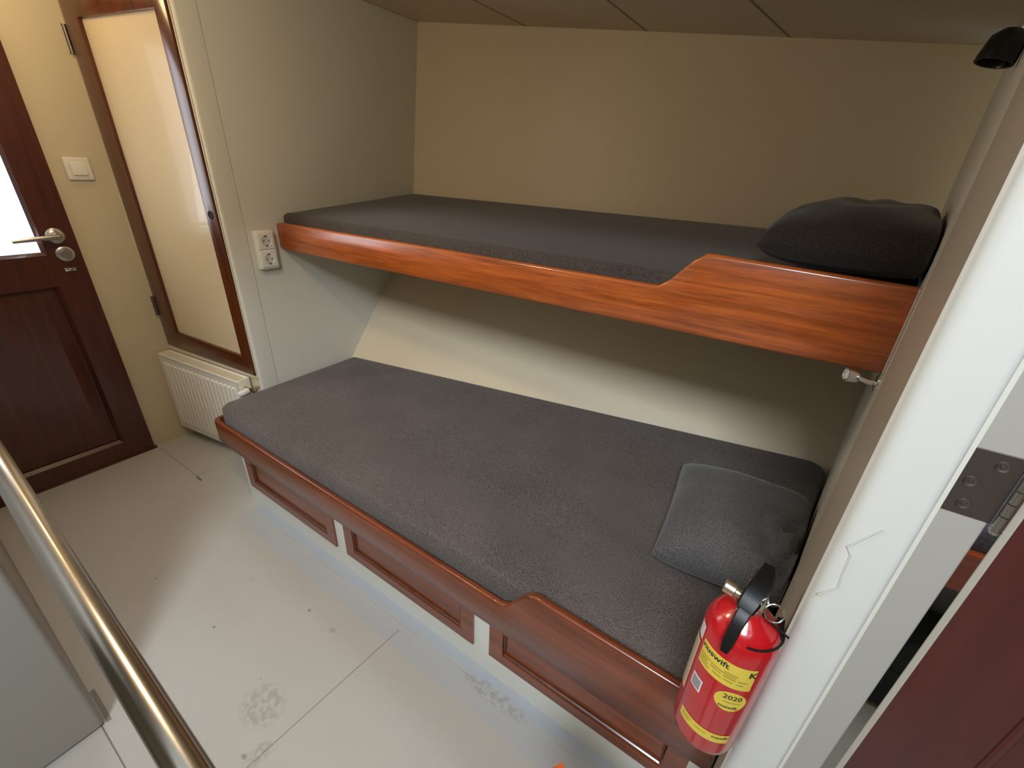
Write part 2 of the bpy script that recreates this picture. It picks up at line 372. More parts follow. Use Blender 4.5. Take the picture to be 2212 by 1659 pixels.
# door wall (left) with the doorway
DX = -1.868
bm = B()
box(bm, DX - 0.03, DX, 0.413, 0.60, 0, 1.55); box(bm, DX - 0.03, DX, -1.15, -0.10, 0, 1.55); box(bm, DX - 0.03, DX, -0.10, 0.413, 1.42, 1.55)
struct('wall_left', bm, M['cream'])
# wall that carries the cupboard
bm = B()
hexa(bm, [cw(0, 0, 0), cw(CWL + .01, 0, 0), cw(CWL + .01, -.03, 0), cw(0, -.03, 0), cw(0, 0, 1.53), cw(CWL + .01, 0, 1.53), cw(CWL + .01, -.03, 1.53), cw(0, -.03, 1.53)])
struct('wall_back_left', bm, M['cream'])
# partition at the foot of the bunks
bm = B(); XB = -1.43
ya = 0.703
pts = [(ya, 0), (ya, zc(XB) + .02)]
rt = [(hy(XB, 1.48) + .02, zc(XB) + .02), (hy(XB, .761) + .02, .761), (hy(XB, .0) + .02, 0)]
prof = pts + rt
va = [bm.verts.new((XB, p[0], p[1])) for p in prof]; vb = [bm.verts.new((XB - .03, p[0], p[1])) for p in prof]
bm.faces.new(va); bm.faces.new(vb)
for i in range(len(prof)): bm.faces.new((va[i], va[(i + 1) % len(prof)], vb[(i + 1) % len(prof)], vb[i]))
struct('wall_partition', bm, M['bulk'])
# corner post that ends the partition (butt joint seam beside it)
bm = B(); prism(bm, rounded([(-1.4475, 0.648), (-1.4295, 0.642), (-1.4295, 0.702), (-1.4475, 0.702)], [0.002, 0.008, 0.0006, 0.0006], 6), 0, zc(XB) + .02)
struct('trim_1', bm, M['bulk'], True)
# hull lining: sloping lower part, steep upper part
def strip(bm, zs, x0, x1, th):
    n = 12; rows = []
    for z in zs:
        rows.append([(bm.verts.new((x0 + (x1 - x0) * k / n, hy(x0 + (x1 - x0) * k / n, z), z)), bm.verts.new((x0 + (x1 - x0) * k / n, hy(x0 + (x1 - x0) * k / n, z) + th, z))) for k in range(n + 1)])
    for a, b in zip(rows, rows[1:]):
        for k in range(n):
            bm.faces.new((a[k][0], a[k + 1][0], b[k + 1][0], b[k][0])); bm.faces.new((a[k][1], b[k][1], b[k + 1][1], a[k + 1][1]))
        bm.faces.new((a[0][0], b[0][0], b[0][1], a[0][1])); bm.faces.new((a[n][0], a[n][1], b[n][1], b[n][0]))
    for r in (rows[0], rows[-1]):
        for k in range(n): bm.faces.new((r[k][0], r[k][1], r[k + 1][1], r[k + 1][0]))
bm = B(); strip(bm, [0.0, 0.761, 1.5], -1.44, 0.27, 0.04); struct('wall_back', bm, M['hull'])

# end wall at the heads of the bunks (slightly splayed) and its parts
PY = 0.362
bm = B(); prism(bm, [(ex(PY + .01), PY + .01), (ex(1.62), 1.62), (ex(1.62) + .05, 1.62), (ex(PY + .01) + .045, PY + .01)], 0, 1.40)
struct('wall_right', bm, M['bulk'])
bm = B(); e = 0.0022
prism(bm, [(ex(PY + .008) - e, PY + .008), (ex(.68) - e, .68), (ex(.68) + .01, .68), (ex(PY + .008) + .01, PY + .008)], 0, 1.385)
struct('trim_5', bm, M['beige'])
# white rounded post at the room end of the end wall
px = ex(PY) - 0.0005
bm = B(); prism(bm, rounded([(px, PY), (px + 0.041, PY - 0.004), (px + 0.041, PY + 0.04), (px + .004, PY + .04)], [0.012, 0.005, 0.003, 0.003], 6), 0, 1.385)
struct('trim_2', bm, M['white'], True)
crk = [(.098, .3598, .7729), (.0914, .3605, .7606), (.0842, .3612, .7457), (.0880, .3608, .7398), (.0890, .3607, .7190), (.0902, .3606, .7050), (.0812, .3615, .6886)]
bm = B(); tube(bm, [(a + .0002, b - .0000, c) for a, b, c in crk], .0009, 6); obj('paint_crack', bm, M['crack'], [o for o in bpy.data.objects if o.name == 'trim_2'][0])
# door jamb strip beside the post, set back
jx0 = px + 0.040; JY = PY + 0.016
bm = B(); prism(bm, rounded([(jx0, JY), (jx0 + 0.0345, JY), (jx0 + 0.0345, JY + .03), (jx0, JY + .03)], [0.001, 0.002, 0.001, 0.001], 3), 0, 1.385)
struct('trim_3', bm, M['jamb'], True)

# rest of the shell, outside the frame
bm = B(); box(bm, -0.885 - 1.0, -0.885, -0.45, -0.025, 0, zc(-0.9) - .002, 0.010, 4); struct('wall_front_left', bm, M['frontw'], True)
bm = B(); box(bm, -2.05, 1.5, -1.18, -1.15, 0, 1.56); struct('wall_front', bm, M['cream'])
bm = B(); box(bm, 1.5, 1.53, -1.15, 2.0, 0, 1.56); struct('wall_far_right', bm, M['cream'])
bm = B(); box(bm, 0.25, 1.5, 1.62, 1.65, 0, 1.56); struct('wall_back_right', bm, M['cream'])

# ------------------------------------------------------------------ glazed mahogany door
def board_frame(bm, x0, x1, oy0, oy1, oz0, oz1, holes, bev=0.003):
    """slab in the YZ plane with rectangular openings (stiles and rails as one mesh)"""
    ys = sorted({oy0, oy1} | {h[0] for h in holes} | {h[1] for h in holes}); zs = sorted({oz0, oz1} | {h[2] for h in holes} | {h[3] for h in holes})
    for a, b in zip(ys, ys[1:]):
        for c, d in zip(zs, zs[1:]):
            if any(h[0] <= a and b <= h[1] and h[2] <= c and d <= h[3] for h in holes): continue
            box(bm, x0, x1, a, b, c, d)
bm = B()
board_frame(bm, DX - .018, DX + .012, -0.10, 0.413, 0.004, 1.42, [(0.00, 0.338, 0.715, 1.33), (0.00, 0.338, 0.065, 0.628)])
door = struct('door_1', bm, M['door'])
bm = B(); box(bm, DX - .012, DX - .006, 0.0, 0.338, 0.715, 1.33); obj('glass', bm, M['glass'], door)
bm = B()
def moulding(bm, x, y0, y1, z0, z1, w, d):      # four mitred sloping strips
    o = [(y0, z0), (y1, z0), (y1, z1), (y0, z1)]; i = [(y0 + w, z0 + w), (y1 - w, z0 + w), (y1 - w, z1 - w), (y0 + w, z1 - w)]
    vo = [bm.verts.new((x, a, b)) for a, b in o]; vm = [bm.verts.new((x, (a * .7 + c * .3), (b * .7 + d2 * .3))) for (a, b), (c, d2) in zip(o, i)]
    vi = [bm.verts.new((x - d, a, b)) for a, b in i]; vk = [bm.verts.new((x - d - .004, a, b)) for a, b in o]
    for r, q in ((vo, vm), (vm, vi), (vi, vk), (vk, vo)):
        for k in range(4): bm.faces.new((r[k], r[(k + 1) % 4], q[(k + 1) % 4], q[k]))
moulding(bm, DX + .0125, -.002, .340, .713, 1.332, .012, .010)
moulding(bm, DX + .0125, -.002, .340, .063, .630, .014, .010)
obj('moulding', bm, M['door'], door)
bm = B()
ys, zs = (0.014, 0.324), (0.079, 0.614)
hexa(bm, [(DX - .002, ys[0], zs[0]), (DX - .002, ys[1], zs[0]), (DX - .002, ys[1], zs[1]), (DX - .002, ys[0], zs[1]),
          (DX + .003, ys[0] + .035, zs[0] + .035), (DX + .003, ys[1] - .035, zs[0] + .035), (DX + .003, ys[1] - .035, zs[1] - .035), (DX + .003, ys[0] + .035, zs[1] - .035)])
box(bm, DX - .014, DX - .0018, 0.0, 0.338, 0.065, 0.628)
obj('panel', bm, M['door'], door)
X1 = DX + .012
bm = B(); lathe(bm, (X1, .370, .769), (1, 0, 0), [(0, 0), (.0215, 0), (.0215, .004), (.018, .0075), (.009, .009), (.008, .030), (.0085, .036), (0, .036)], 32)
tube(bm, [(X1 + .034, .372, .769), (X1 + .036, .355, .769), (X1 + .036, .32, .768), (X1 + .036, .272, .765)], .006, 14, radii=[.0075, .0075, .0065, .005])
h = obj('door_handle', bm, M['nickel'], door, True)
bm = B(); lathe(bm, (X1, .376, .717), (1, 0, 0), [(0, 0), (.0215, 0), (.0215, .004), (.018, .006), (.012, .0065), (.0115, .009), (0, .009)], 32)
box(bm, X1 + .0085, X1 + .0105, .371, .381, .722, .7245); obj('lock_rosette', bm, M['nickel'], door, True)
bm = B(); box(bm, X1 - .001, X1 + .002, .361, .387, .6665, .6765, .0015); lathe(bm, (X1 + .002, .374, .6715), (1, 0, 0), [(.003, -.001), (.003, .002), (0, .0025)], 12)
obj('latch_plate', bm, M['chrome'], door, True)
bm = B(); box(bm, DX - .02, DX + .016, -0.10, 0.420, 0.0, 0.006, .0015); struct('trim_6', bm, M['door'])
# cream architrave edge of doorway is flush; warm ceiling lamp
for (lx, ly, ll) in ((-1.62, .36, 'round warm white lamp on the ceiling before the cupboard'), (-.92, .24, 'round warm white lamp on the ceiling over the walkway')):
    lt = thing('ceiling_lamp', (lx, ly, zc(lx)), ll, 'lamp', 'round ceiling lamps')
    bm = B(); lathe(bm, (lx, ly, zc(lx) + .002), (0, 0, -1), [(0, 0), (.05, 0), (.052, .008), (.046, .012), (0, .012)], 32); obj('housing', bm, M['nickel'], lt, True)
    bm = B(); lathe(bm, (lx, ly, zc(lx) - .010), (0, 0, -1), [(0, 0), (.043, 0), (.040, .006), (0, .009)], 32); obj('diffuser', bm, M['lamp'], lt, True)

# light switch
t = thing('light_switch', (DX, .479, .947), 'square cream rocker light switch on the wall between door and cupboard', 'switch')
bm = B(); box(bm, DX, DX + .010, .448, .508, .917, .978, .004, 3); obj('surround', bm, M['plug'], t, True)
bm = B(); hexa(bm, [(DX + .008, .459, .929), (DX + .008, .497, .929), (DX + .008, .497, .967), (DX + .008, .459, .967), (DX + .0155, .461, .931), (DX + .0155, .495, .931), (DX + .012, .495, .965), (DX + .012, .461, .965)], .0012)
obj('rocker', bm, M['plug'], t, True)

# ------------------------------------------------------------------ tall cupboard door with cream panel
def cwp(x, y):      # photo-independent helper kept simple: (s, z) pairs are typed below
    return x, y
OUT = [(0.012, .378), (0.432, .340), (0.430, 1.375), (0.020, 1.405)]      # outer corners (s, z): bl br tr tl
INN = [(0.080, .433), (0.388, .404), (0.386, 1.312), (0.080, 1.312)]
t = thing('cupboard', tuple(cw(.22, 0, .36)), 'tall narrow mahogany framed cupboard front with cream panel above the radiator', 'cupboard')
bm = B()
def ringface(bm, o, i, off0, off1, bev):
    q = [cw(s, off1, z) for s, z in o]; p = [cw(s, off1, z) for s, z in i]; qb = [cw(s, off0, z) for s, z in o]; pb = [cw(s, off0, z) for s, z in i]
    Q, P, QB, PB = [[bm.verts.new(v) for v in l] for l in (q, p, qb, pb)]
    for k in range(4):
        j = (k + 1) % 4
        bm.faces.new((Q[k], Q[j], P[j], P[k])); bm.faces.new((QB[k], PB[k], PB[j], QB[j])); bm.faces.new((Q[k], QB[k], QB[j], Q[j])); bm.faces.new((P[k], P[j], PB[j], PB[k]))
ringface(bm, OUT, INN, -0.002, .014, 0)
es = [e for e in bm.edges if e.calc_length() > .2 and all(abs((v.co.xy - A2).dot(N2) - .014) < 1e-4 for v in e.verts)]
bmesh.ops.bevel(bm, geom=es, offset=.003, segments=2, affect='EDGES', profile=.5)
dr = obj('door', bm, M['mahog_z'], t, True, angle=30)
bm = B(); vs = [cw(s, .004, z) for s, z in INN]; vb = [cw(s, -.001, z) for s, z in INN]; hexa(bm, vb + vs); obj('panel', bm, M['panel'], dr, label='cream lacquered centre panel')
bm = B(); lathe(bm, cw(.409, .0135, .845), (N2.x, N2.y, 0), [(0, 0), (.0095, 0), (.0115, .001), (.0095, .0022), (.0085, .0015), (0, .0016)], 24)
obj('finger_pull', bm, M['dark'], dr, True, label='dark round finger hole')
for z in (1.268, .52):
    bm = B(); tube(bm, [cw(.012, .015, z - .03), cw(.012, .015, z + .03)], .005, 12); tube(bm, [cw(.012, .015, z - .033), cw(.012, .015, z - .03)], .006, 12); tube(bm, [cw(.012, .015, z + .03), cw(.012, .015, z + .033)], .006, 12)
    obj('hinge', bm, M['hinge'], dr, True)
# cream casing around the cupboard door
bm = B(); o2 = [(0.001, .358), (.4365, .3275), (.4365, 1.42), (0.001, 1.44)]; i2 = [(0.008, .374), (.434, .336), (.434, 1.41), (0.008, 1.43)]
ringface(bm, o2, i2, 0, .010, 0); obj('casing', bm, M['cream'], t)

# ------------------------------------------------------------------ radiator
t = thing('radiator', tuple(cw(.2, .04, .05)), 'cream ribbed panel radiator below the cupboard', 'radiator')
s0, s1, z0l, z1l, z1r = .004, .392, .052, .352, .322
def rz(s, z): return z - 0.075 * (s - s0) * 1.0            # follows the sheer of the boat
bm = B()
# front panel with vertical flutes
n = 18; w_ = (s1 - s0 - .03) / n; prof = [(s0, .052)]
s = s0 + .016
for k in range(n):
    c = s + w_ * (k + .5); prof += [(c - w_ * .42, .052), (c - w_ * .28, .0565), (c + w_ * .28, .0565), (c + w_ * .42, .052)]
prof.append((s1, .052))
zt, zb = z1l, z0l
lv = [(zb, 0), (zb + .018, 0), (zb + .024, 1), (zt - .030, 1), (zt - .024, 0), (zt, 0)]
rows = [[bm.verts.new(cw(a, (.052 + (b - .052) * f), rz(a, z))) for a, b in prof] for z, f in lv]
for r, q in zip(rows, rows[1:]):
    for k in range(len(prof) - 1): bm.faces.new((r[k], r[k + 1], q[k + 1], q[k]))
back = [[bm.verts.new(cw(a, .046, rz(a, z))) for a in (s0, s1)] for z in (zb, zt)]
bm.faces.new((rows[0][0], back[0][0], back[1][0], rows[-1][0]) if False else [bm.verts.new(v) for v in (cw(s0, .052, rz(s0, zb)), cw(s0, .046, rz(s0, zb)), cw(s0, .046, rz(s0, zt)), cw(s0, .052, rz(s0, zt)))])
bm.faces.new([bm.verts.new(v) for v in (cw(s1, .052, rz(s1, zb)), cw(s1, .046, rz(s1, zb)), cw(s1, .046, rz(s1, zt)), cw(s1, .052, rz(s1, zt)))])
bm.faces.new((back[0][0], back[0][1], back[1][1], back[1][0]))
for z in (zb, zt): bm.faces.new([bm.verts.new(v) for v in (cw(s0, .052, rz(s0, z)), cw(s1, .052, rz(s1, z)), cw(s1, .046, rz(s1, z)), cw(s0, .046, rz(s0, z)))])
obj('front_panel', bm, M['rad'], t, True, angle=25)
bm = B()
def sbox(bm, a, b, o0, o1, z0, z1, bev=0): hexa(bm, [cw(a, o0, rz(a, z0)), cw(b, o0, rz(b, z0)), cw(b, o1, rz(b, z0)), cw(a, o1, rz(a, z0)), cw(a, o0, rz(a, z1)), cw(b, o0, rz(b, z1)), cw(b, o1, rz(b, z1)), cw(a, o1, rz(a, z1))], bev)
sbox(bm, s0, s1, .008, .014, zb, zt); obj('rear_panel', bm, M['rad'], t)
bm = B(); sbox(bm, s0 + .001, s1 - .001, .014, .046, zt - .012, zt - .003); obj('top_grille', bm, M['radgrille'], t)
bm = B(); sbox(bm, s0 - .0005, s0 + .004, .008, .052, zb + .01, zt + .002, .001); sbox(bm, s1 - .004, s1 + .002, .008, .052, zb + .01, zt + .002, .001)
sbox(bm, s0, s1, .049, .0535, zt - .004, zt + .002, .001); sbox(bm, s0, s1, .007, .012, zt - .004, zt + .002, .001)
obj('casing', bm, M['rad'], t, True)
bm = B(); sbox(bm, s0 + .02, s1 - .02, .016, .044, zb + .02, zt - .03); obj('convector_fins', bm, M['radgrille'], t)
bm = B(); zv = rz(s1, zt) - .030
tube(bm, [cw(s1, .036, zv), cw(s1 + .012, .036, zv)], .009, 16); tube(bm, [cw(s1 + .012, .036, zv), cw(s1 + .022, .036, zv)], .0075, 6)
tube(bm, [cw(s1 + .020, .036, zv), cw(s1 + .032, .036, zv)], .009, 16)
tube(bm, [cw(s1 + .026, .034, zv), cw(s1 + .026, .012, zv), cw(s1 + .028, .001, zv)], .0045, 12)
obj('valve', bm, M['brass'], t, True, label='nickel valve body')
bm = B(); lathe(bm, cw(s1 + .026, .040, zv), (N2.x, N2.y, 0), [(0, 0), (.010, 0), (.0105, .004), (.0098, .030), (.007, .036), (0, .037)], 20)
obj('thermostat_knob', bm, M['plug'], t, True, label='white thermostat knob')
bm = B(); tube(bm, [cw(.34, .03, .0), cw(.34, .03, .056)], .005, 10); obj('pipe', bm, M['rad'], t, True)

# ------------------------------------------------------------------ double socket on the partition
t = thing('double_socket', (XB, .747, .742), 'cream two-gang power socket at the foot of the upper bunk', 'socket')
bm = B(); box(bm, XB, XB + .020, .716, .777, .684, .800, .005, 3); obj('surround', bm, M['plug'], t, True)
for zc_ in (.769, .715):
    bm = B(); box(bm, XB + .018, XB + .0225, .722, .771, zc_ - .0235, zc_ + .0235, .001, 1)
    g = obj('socket_insert', bm, M['plug'], t, True)
    bm = B(); lathe(bm, (XB + .0222, .7465, zc_), (1, 0, 0), [(.0185, 0), (.0185, .0012), (.0165, .0012), (.0155, .0003), (0, .0003)], 32); obj('socket_well', bm, M['plug'], g, True)
    bm = B()
    for dy in (-.0075, .0075): lathe(bm, (XB + .0224, .7465 + dy, zc_), (1, 0, 0), [(0, 0), (.0021, 0), (.0021, .0006), (0, .0006)], 12)
    for sg in (-1, 1): box(bm, XB + .0224, XB + .0234, .743, .750, zc_ + sg * .0148 - .0015, zc_ + sg * .0148 + .0015)
    obj('contacts', bm, M['ink'], g, label='dark pin holes and earth clips')

# ------------------------------------------------------------------ boards with rounded upper edges
def board(bm, path, zb, ztop, th, r=0.005):
    """path: list of 2-D points (outer face); zb/ztop functions of index"""
    P = [Vector(p) for p in path]; rings = []
    for i, p in enumerate(P):
        d = (P[min(i + 1, len(P) - 1)] - P[max(i - 1, 0)]).normalized(); nrm = Vector((-d.y, d.x))   # inward
        b, t_ = zb[i], ztop[i]
        sec = [(0, b + r * .6), (r * .4, b), (th - r * .4, b), (th, b + r * .6)]
        sec += [(th, t_ - r), (th - r * .3, t_ - r * .3), (th - r, t_), (r, t_), (r * .3, t_ - r * .3), (0, t_ - r)]
        rings.append([bm.verts.new((p.x + nrm.x * a, p.y + nrm.y * a, z)) for a, z in sec])
    for a, b in zip(rings, rings[1:]):
        for k in range(len(a)): bm.faces.new((a[k], a[(k + 1) % len(a)], b[(k + 1) % len(a)], b[k]))
    bm.faces.new(rings[0]); bm.faces.new(rings[-1])
def sm(t): t = max(0, min(1, t)); return t * t * (3 - 2 * t)

# upper bunk
t = thing('upper_bunk', (-.65, .81, .74), 'upper mahogany bunk fixed between partition and end wall', 'bunk')
xs = [-1.4295 + (1.4295 + .131) * k / 90 for k in range(91)]
zt_, zb_ = [], []
for x in xs:
    f = (x + 1.43) / 1.56
    a = .819 + .0035 * f; b = .887 - .010 * (x + .15) / .28
    zt_.append(a + (b - a) * sm((x + .222) / .080)); zb_.append(.737 + .013 * f)
zb_[0] += .003; zt_[0] -= .004
bm = B(); board(bm, [(x, .800) for x in xs], zb_, zt_, .017, .005); obj('lee_board', bm, M['mahog'], t, True, angle=50)
bm = B(); box(bm, .1305, .1323, .7985, .818, .752, .876); obj('end_fillet', bm, M['white'], t)
bm = B()
def slab(bm, poly, z0, z1):
    a = [bm.verts.new((p[0], p[1], z0)) for p in poly]; b = [bm.verts.new((p[0], p[1], z1)) for p in poly]
    n = len(poly); bm.faces.new(a); bm.faces.new(b)
    for i in range(n): bm.faces.new((a[i], a[(i + 1) % n], b[(i + 1) % n], b[i]))
slab(bm, [(-1.429, .8172), (ex(.8172) - .002, .8172), (ex(1.69) - .003, hy(.245, .755) - .001), (-1.429, hy(-1.429, .755) - .001)], .752, .770)
obj('base_board', bm, M['bulk'], t)

# mattresses
def mattress(bm, poly, rad, z0, ztop, r, n=8, seg=5, noise_amp=0.0):
    out = rounded(poly, rad, n)
    cx = sum(p.x for p in out) / len(out); cy = sum(p.y for p in out) / len(out)
    m = len(out)
    def inset(d):
        q = []
        for i in range(m):
            a = out[i - 1]; b = out[(i + 1) % m]; t = (b - a)
            if t.length < 1e-9: t = Vector((1, 0))
            t.normalize(); nn = Vector((-t.y, t.x)); c = Vector((cx, cy)) - out[i]
            if nn.dot(c) < 0: nn = -nn
            q.append(out[i] + nn * d)
        return q
    rings = []
    rb = r * .6
    for k in range(seg + 1):
        a = PI / 2 * k / seg; q = inset(rb * (1 - math.sin(a))); rings.append([bm.verts.new((p.x, p.y, z0 + rb * (1 - math.cos(a)))) for p in q])
    for k in range(1, seg + 1):
        a = PI / 2 * k / seg; q = inset(r * (1 - math.cos(a))); rings.append([bm.verts.new((p.x, p.y, ztop(p.x, p.y) - r + r * math.sin(a))) for p in q])
    for a, b in zip(rings, rings[1:]):
        for k in range(m): bm.faces.new((a[k], a[(k + 1) % m], b[(k + 1) % m], b[k]))
    bm.faces.new(rings[0])
    last = inset(r)
    for j in range(1, 7):     # fan towards the middle so the top can undulate
        f = 1 - j / 7.0
        ring = [bm.verts.new((cx + (p.x - cx) * f, cy + (p.y - cy) * f, ztop(cx + (p.x - cx) * f, cy + (p.y - cy) * f))) for p in last]
        a = rings[-1]
        for k in range(m): bm.faces.new((a[k], a[(k + 1) % m], ring[(k + 1) % m], ring[k]))
        rings.append(ring)
    bm.faces.new(rings[-1])
def zlow(x, y): return .300 - .010 * math.exp(-((x + .55) / .5) ** 2 - ((y - .75) / .25) ** 2) * .3 - .004 * sm((.56 - y) / .06)
bm = B()
mattress(bm, [(-1.4205, .496), (ex(.496) - .006, .496), (ex(1.33) - .004, hy(.20, .3) - .012), (-1.4205, hy(-1.424, .3) - .006)], [.034, .03, .045, .02], .205, zlow, .016)
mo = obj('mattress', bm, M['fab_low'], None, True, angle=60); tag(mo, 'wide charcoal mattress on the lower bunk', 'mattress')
def zup(x, y):
    fx = (x + 1.43) / 1.5; fy = max(0, (y - .83) / .57)
    return .851 + (.044 - .034 * fx) * min(fy, 1) + .0 * fx - .006 * math.exp(-((y - .83) / .05) ** 2)
bm = B()
mattress(bm, [(-1.424, .8185), (ex(.8185) - .001, .8185), (ex(1.64) - .003, hy(.24, .8) - .006), (-1.424, hy(-1.424, .8) - .004)], [.012, .006, .02, .02], .7705, zup, .018)
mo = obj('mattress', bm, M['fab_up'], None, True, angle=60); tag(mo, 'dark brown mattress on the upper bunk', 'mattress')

# pillows
def pillow(name, c, rz_, L, W, T, mat, seed, label, tilt=(0, 0), crush=None):
    bm = B(); n = 40; mtx = Matrix.Rotation(rz_, 3, 'Z') @ Matrix.Rotation(tilt[0], 3, 'X') @ Matrix.Rotation(tilt[1], 3, 'Y')
    grid = {}
    for side in (1, -1):
        for i in range(n + 1):
            for j in range(n + 1):
                u = -1 + 2 * i / n; v = -1 + 2 * j / n
                h = ((1 - abs(u) ** 3.2) ** .40 if abs(u) < 1 else 0) * ((1 - abs(v) ** 3.2) ** .40 if abs(v) < 1 else 0)
                px_ = u * L / 2 * (1 - .03 * (1 - v * v) * abs(u) ** 3); py_ = v * W / 2 * (1 - .03 * (1 - u * u) * abs(v) ** 3)
                z = side * h * T / 2 * (1.15 if side > 0 else .75)
                if side > 0:
                    z += h * .010 * noise.noise(Vector((u * 2.2 + seed, v * 2.2, seed))) * 1.0
                    if crush: z += crush(u, v) * h
                if (i in (0, n) or j in (0, n)):
                    key = (i, j)
                    if key not in grid: grid[key] = bm.verts.new(Vector(c) + mtx @ Vector((px_, py_, 0)))
                    grid[(side, i, j)] = grid[key]
                else: grid[(side, i, j)] = bm.verts.new(Vector(c) + mtx @ Vector((px_, py_, z)))
        for i in range(n):
            for j in range(n): bm.faces.new((grid[(side, i, j)], grid[(side, i + 1, j)], grid[(side, i + 1, j + 1)], grid[(side, i, j + 1)]))
    for vtx in bm.verts:        # pressed against the end wall
        lim = ex(vtx.co.y) - .003
        if vtx.co.x > lim - .018:
            over = vtx.co.x - (lim - .018); vtx.co.x = lim - .018 + .018 * (1 - math.exp(-over / .018))
            vtx.co.z += .25 * max(0, over - .02) * (1 if vtx.co.z > c[2] else 0)
    o = obj(name, bm, mat, None, True, angle=80); tag(o, label, 'pillow')
    # piping seam
    return o
def crush1(u, v):
    f = sm((u - .0) / .8) * sm((-v + .4) / .9)
    return f * (.016 * math.sin(u * 9 + v * 7) + .012 * math.sin(u * 17 - v * 12) + .006 * math.sin(u * 5 + v * 23)) - .010 * f
pillow('pillow', (.026, .848, .346), .09, .285, .328, .118, M['fab_pil'], 1.3, 'rumpled dark grey pillow lying on the lower mattress', crush=crush1)
pillow('pillow', (.060, 1.09, .905), -.04, .275, .48, .118, M['fab_pil2'], 5.1, 'plump black-brown pillow at the head of the upper bunk')

# ------------------------------------------------------------------ lower bunk with lockers
t = thing('lower_bunk', (-.6, .75, 0), 'lower bunk built over white lockers with three mahogany fronts', 'bunk')
FX0, FX1, FY = -1.306, ex(.483) - .004, .483
# carcass front with openings for the drawer fronts
OP = [(-1.280, -.850, .062, .1685), (-.806, -.381, .065, .168), (-.338, .058, .070, .168)]
bm = B()
xs_ = sorted({FX0, FX1} | {o[0] for o in OP} | {o[1] for o in OP})
for a, b in zip(xs_, xs_[1:]):
    hit = [o for o in OP if o[0] <= a and b <= o[1]]
    if hit:
        box(bm, a, b, FY, FY + .015, 0, hit[0][2]); box(bm, a, b, FY, FY + .015, .1685, .20)
    else: box(bm, a, b, FY, FY + .015, 0, .20)
box(bm, FX0, FX0 + .012, FY + .015, hy(FX0, .02), 0, .2)
obj('locker_frame', bm, M['frame_white'], t)
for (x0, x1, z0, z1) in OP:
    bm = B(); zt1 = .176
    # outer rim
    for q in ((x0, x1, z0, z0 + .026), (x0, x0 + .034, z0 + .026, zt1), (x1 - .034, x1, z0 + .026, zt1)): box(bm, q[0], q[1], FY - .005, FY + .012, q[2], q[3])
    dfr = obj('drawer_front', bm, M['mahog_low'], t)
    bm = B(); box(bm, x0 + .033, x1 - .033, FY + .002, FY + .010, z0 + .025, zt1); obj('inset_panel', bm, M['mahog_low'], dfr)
    bm = B()
    tube(bm, [(x0 + .037, FY + .0, zt1), (x0 + .037, FY + .0, z0 + .030), (x1 - .037, FY + .0, z0 + .030), (x1 - .037, FY + .0, zt1)], .0038, 8)
    obj('bead', bm, M['mahog_z'], dfr, True)
bm = B()
slab(bm, [(-1.418, .492), (ex(.49) - .006, .492), (ex(1.25) - .006, hy(.18, .19) - .004), (-1.418, hy(-1.418, .19) - .004)], .186, .2045)
obj('base_board', bm, M['frame_white'], t)
# front board: rounded left corner, step up at the head end, splash return
path = [(-1.436, .640)] + [(-1.436, .58)] + [(-1.436, .515)] + arc(-1.411, .500, .025, PI, 1.5 * PI, 8) 
path = [(-1.438, .645), (-1.438, .56)] + [(a, b) for a, b in arc(-1.408, .505, .030, PI, 1.5 * PI, 9)]
nx = 80; xs2 = [-1.37 + (1.37 + .086) * k / nx for k in range(nx + 1)]
path += [(x, .475) for x in xs2]
# 'board' takes inward = left normal of travel; travel goes +X so inward is +Y
zt2, zb2 = [], []
for (x, y) in path:
    a = .252 - .004 * sm((x + 1.4) / .8); b = .322 - .006 * (x + .24) / .3
    zt2.append(a + (b - a) * sm((x + .312) / .070)); zb2.append(.178 - .009 * sm((x + 1.44) / .2))
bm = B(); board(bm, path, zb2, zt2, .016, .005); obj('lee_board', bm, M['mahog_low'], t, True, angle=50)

# ------------------------------------------------------------------ fire extinguisher on the end wall
ECX, ECY, ER = .0425, .3675, .0335
th0 = 0
t = thing('fire_extinguisher', (ECX, ECY, .44), 'small red fire extinguisher with yellow stickers hung beside the white post', 'fire extinguisher')
bm = B(); lathe(bm, (ECX, ECY, 0), (0, 0, 1), [(.020, .438), (.027, .437), (.0315, .441), (ER, .450), (ER, .602), (.0325, .611), (.029, .620), (.022, .628), (.0135, .633), (.012, .637), (0, .637)], 64)
obj('cylinder', bm, M['red'], t, True, angle=60)
def cylp(th, z, r): a = math.radians(th); return Vector((ECX + r * math.sin(a), ECY - r * math.cos(a), z))
def sticker(bm, t0, t1, z0, z1, r, n=24, ztop=None):
    for k in range(n):
        a, b = t0 + (t1 - t0) * k / n, t0 + (t1 - t0) * (k + 1) / n
        bm.faces.new([bm.verts.new(cylp(*q)) for q in ((a, z0, r), (b, z0, r), (b, z1, r), (a, z1, r))])
def oval(bm, tc, zc0, dt, dz, r, n=40):
    c = bm.verts.new(cylp(tc, zc0, r)); ring = [bm.verts.new(cylp(tc + dt * math.cos(2 * PI * k / n), zc0 + dz * math.sin(2 * PI * k / n), r)) for k in range(n)]
    mid = [bm.verts.new(cylp(tc + dt * .5 * math.cos(2 * PI * k / n), zc0 + dz * .5 * math.sin(2 * PI * k / n), r)) for k in range(n)]
    for k in range(n): bm.faces.new((c, mid[k], mid[(k + 1) % n])); bm.faces.new((mid[k], ring[k], ring[(k + 1) % n], mid[(k + 1) % n]))
R1 = ER + .0003; R2 = ER + .0006
bm = B(); sticker(bm, -52, 39, .5615, .5935, R1); lb = obj('label_band', bm, M['yellow'], t, True, label='yellow instruction sticker under the shoulder')
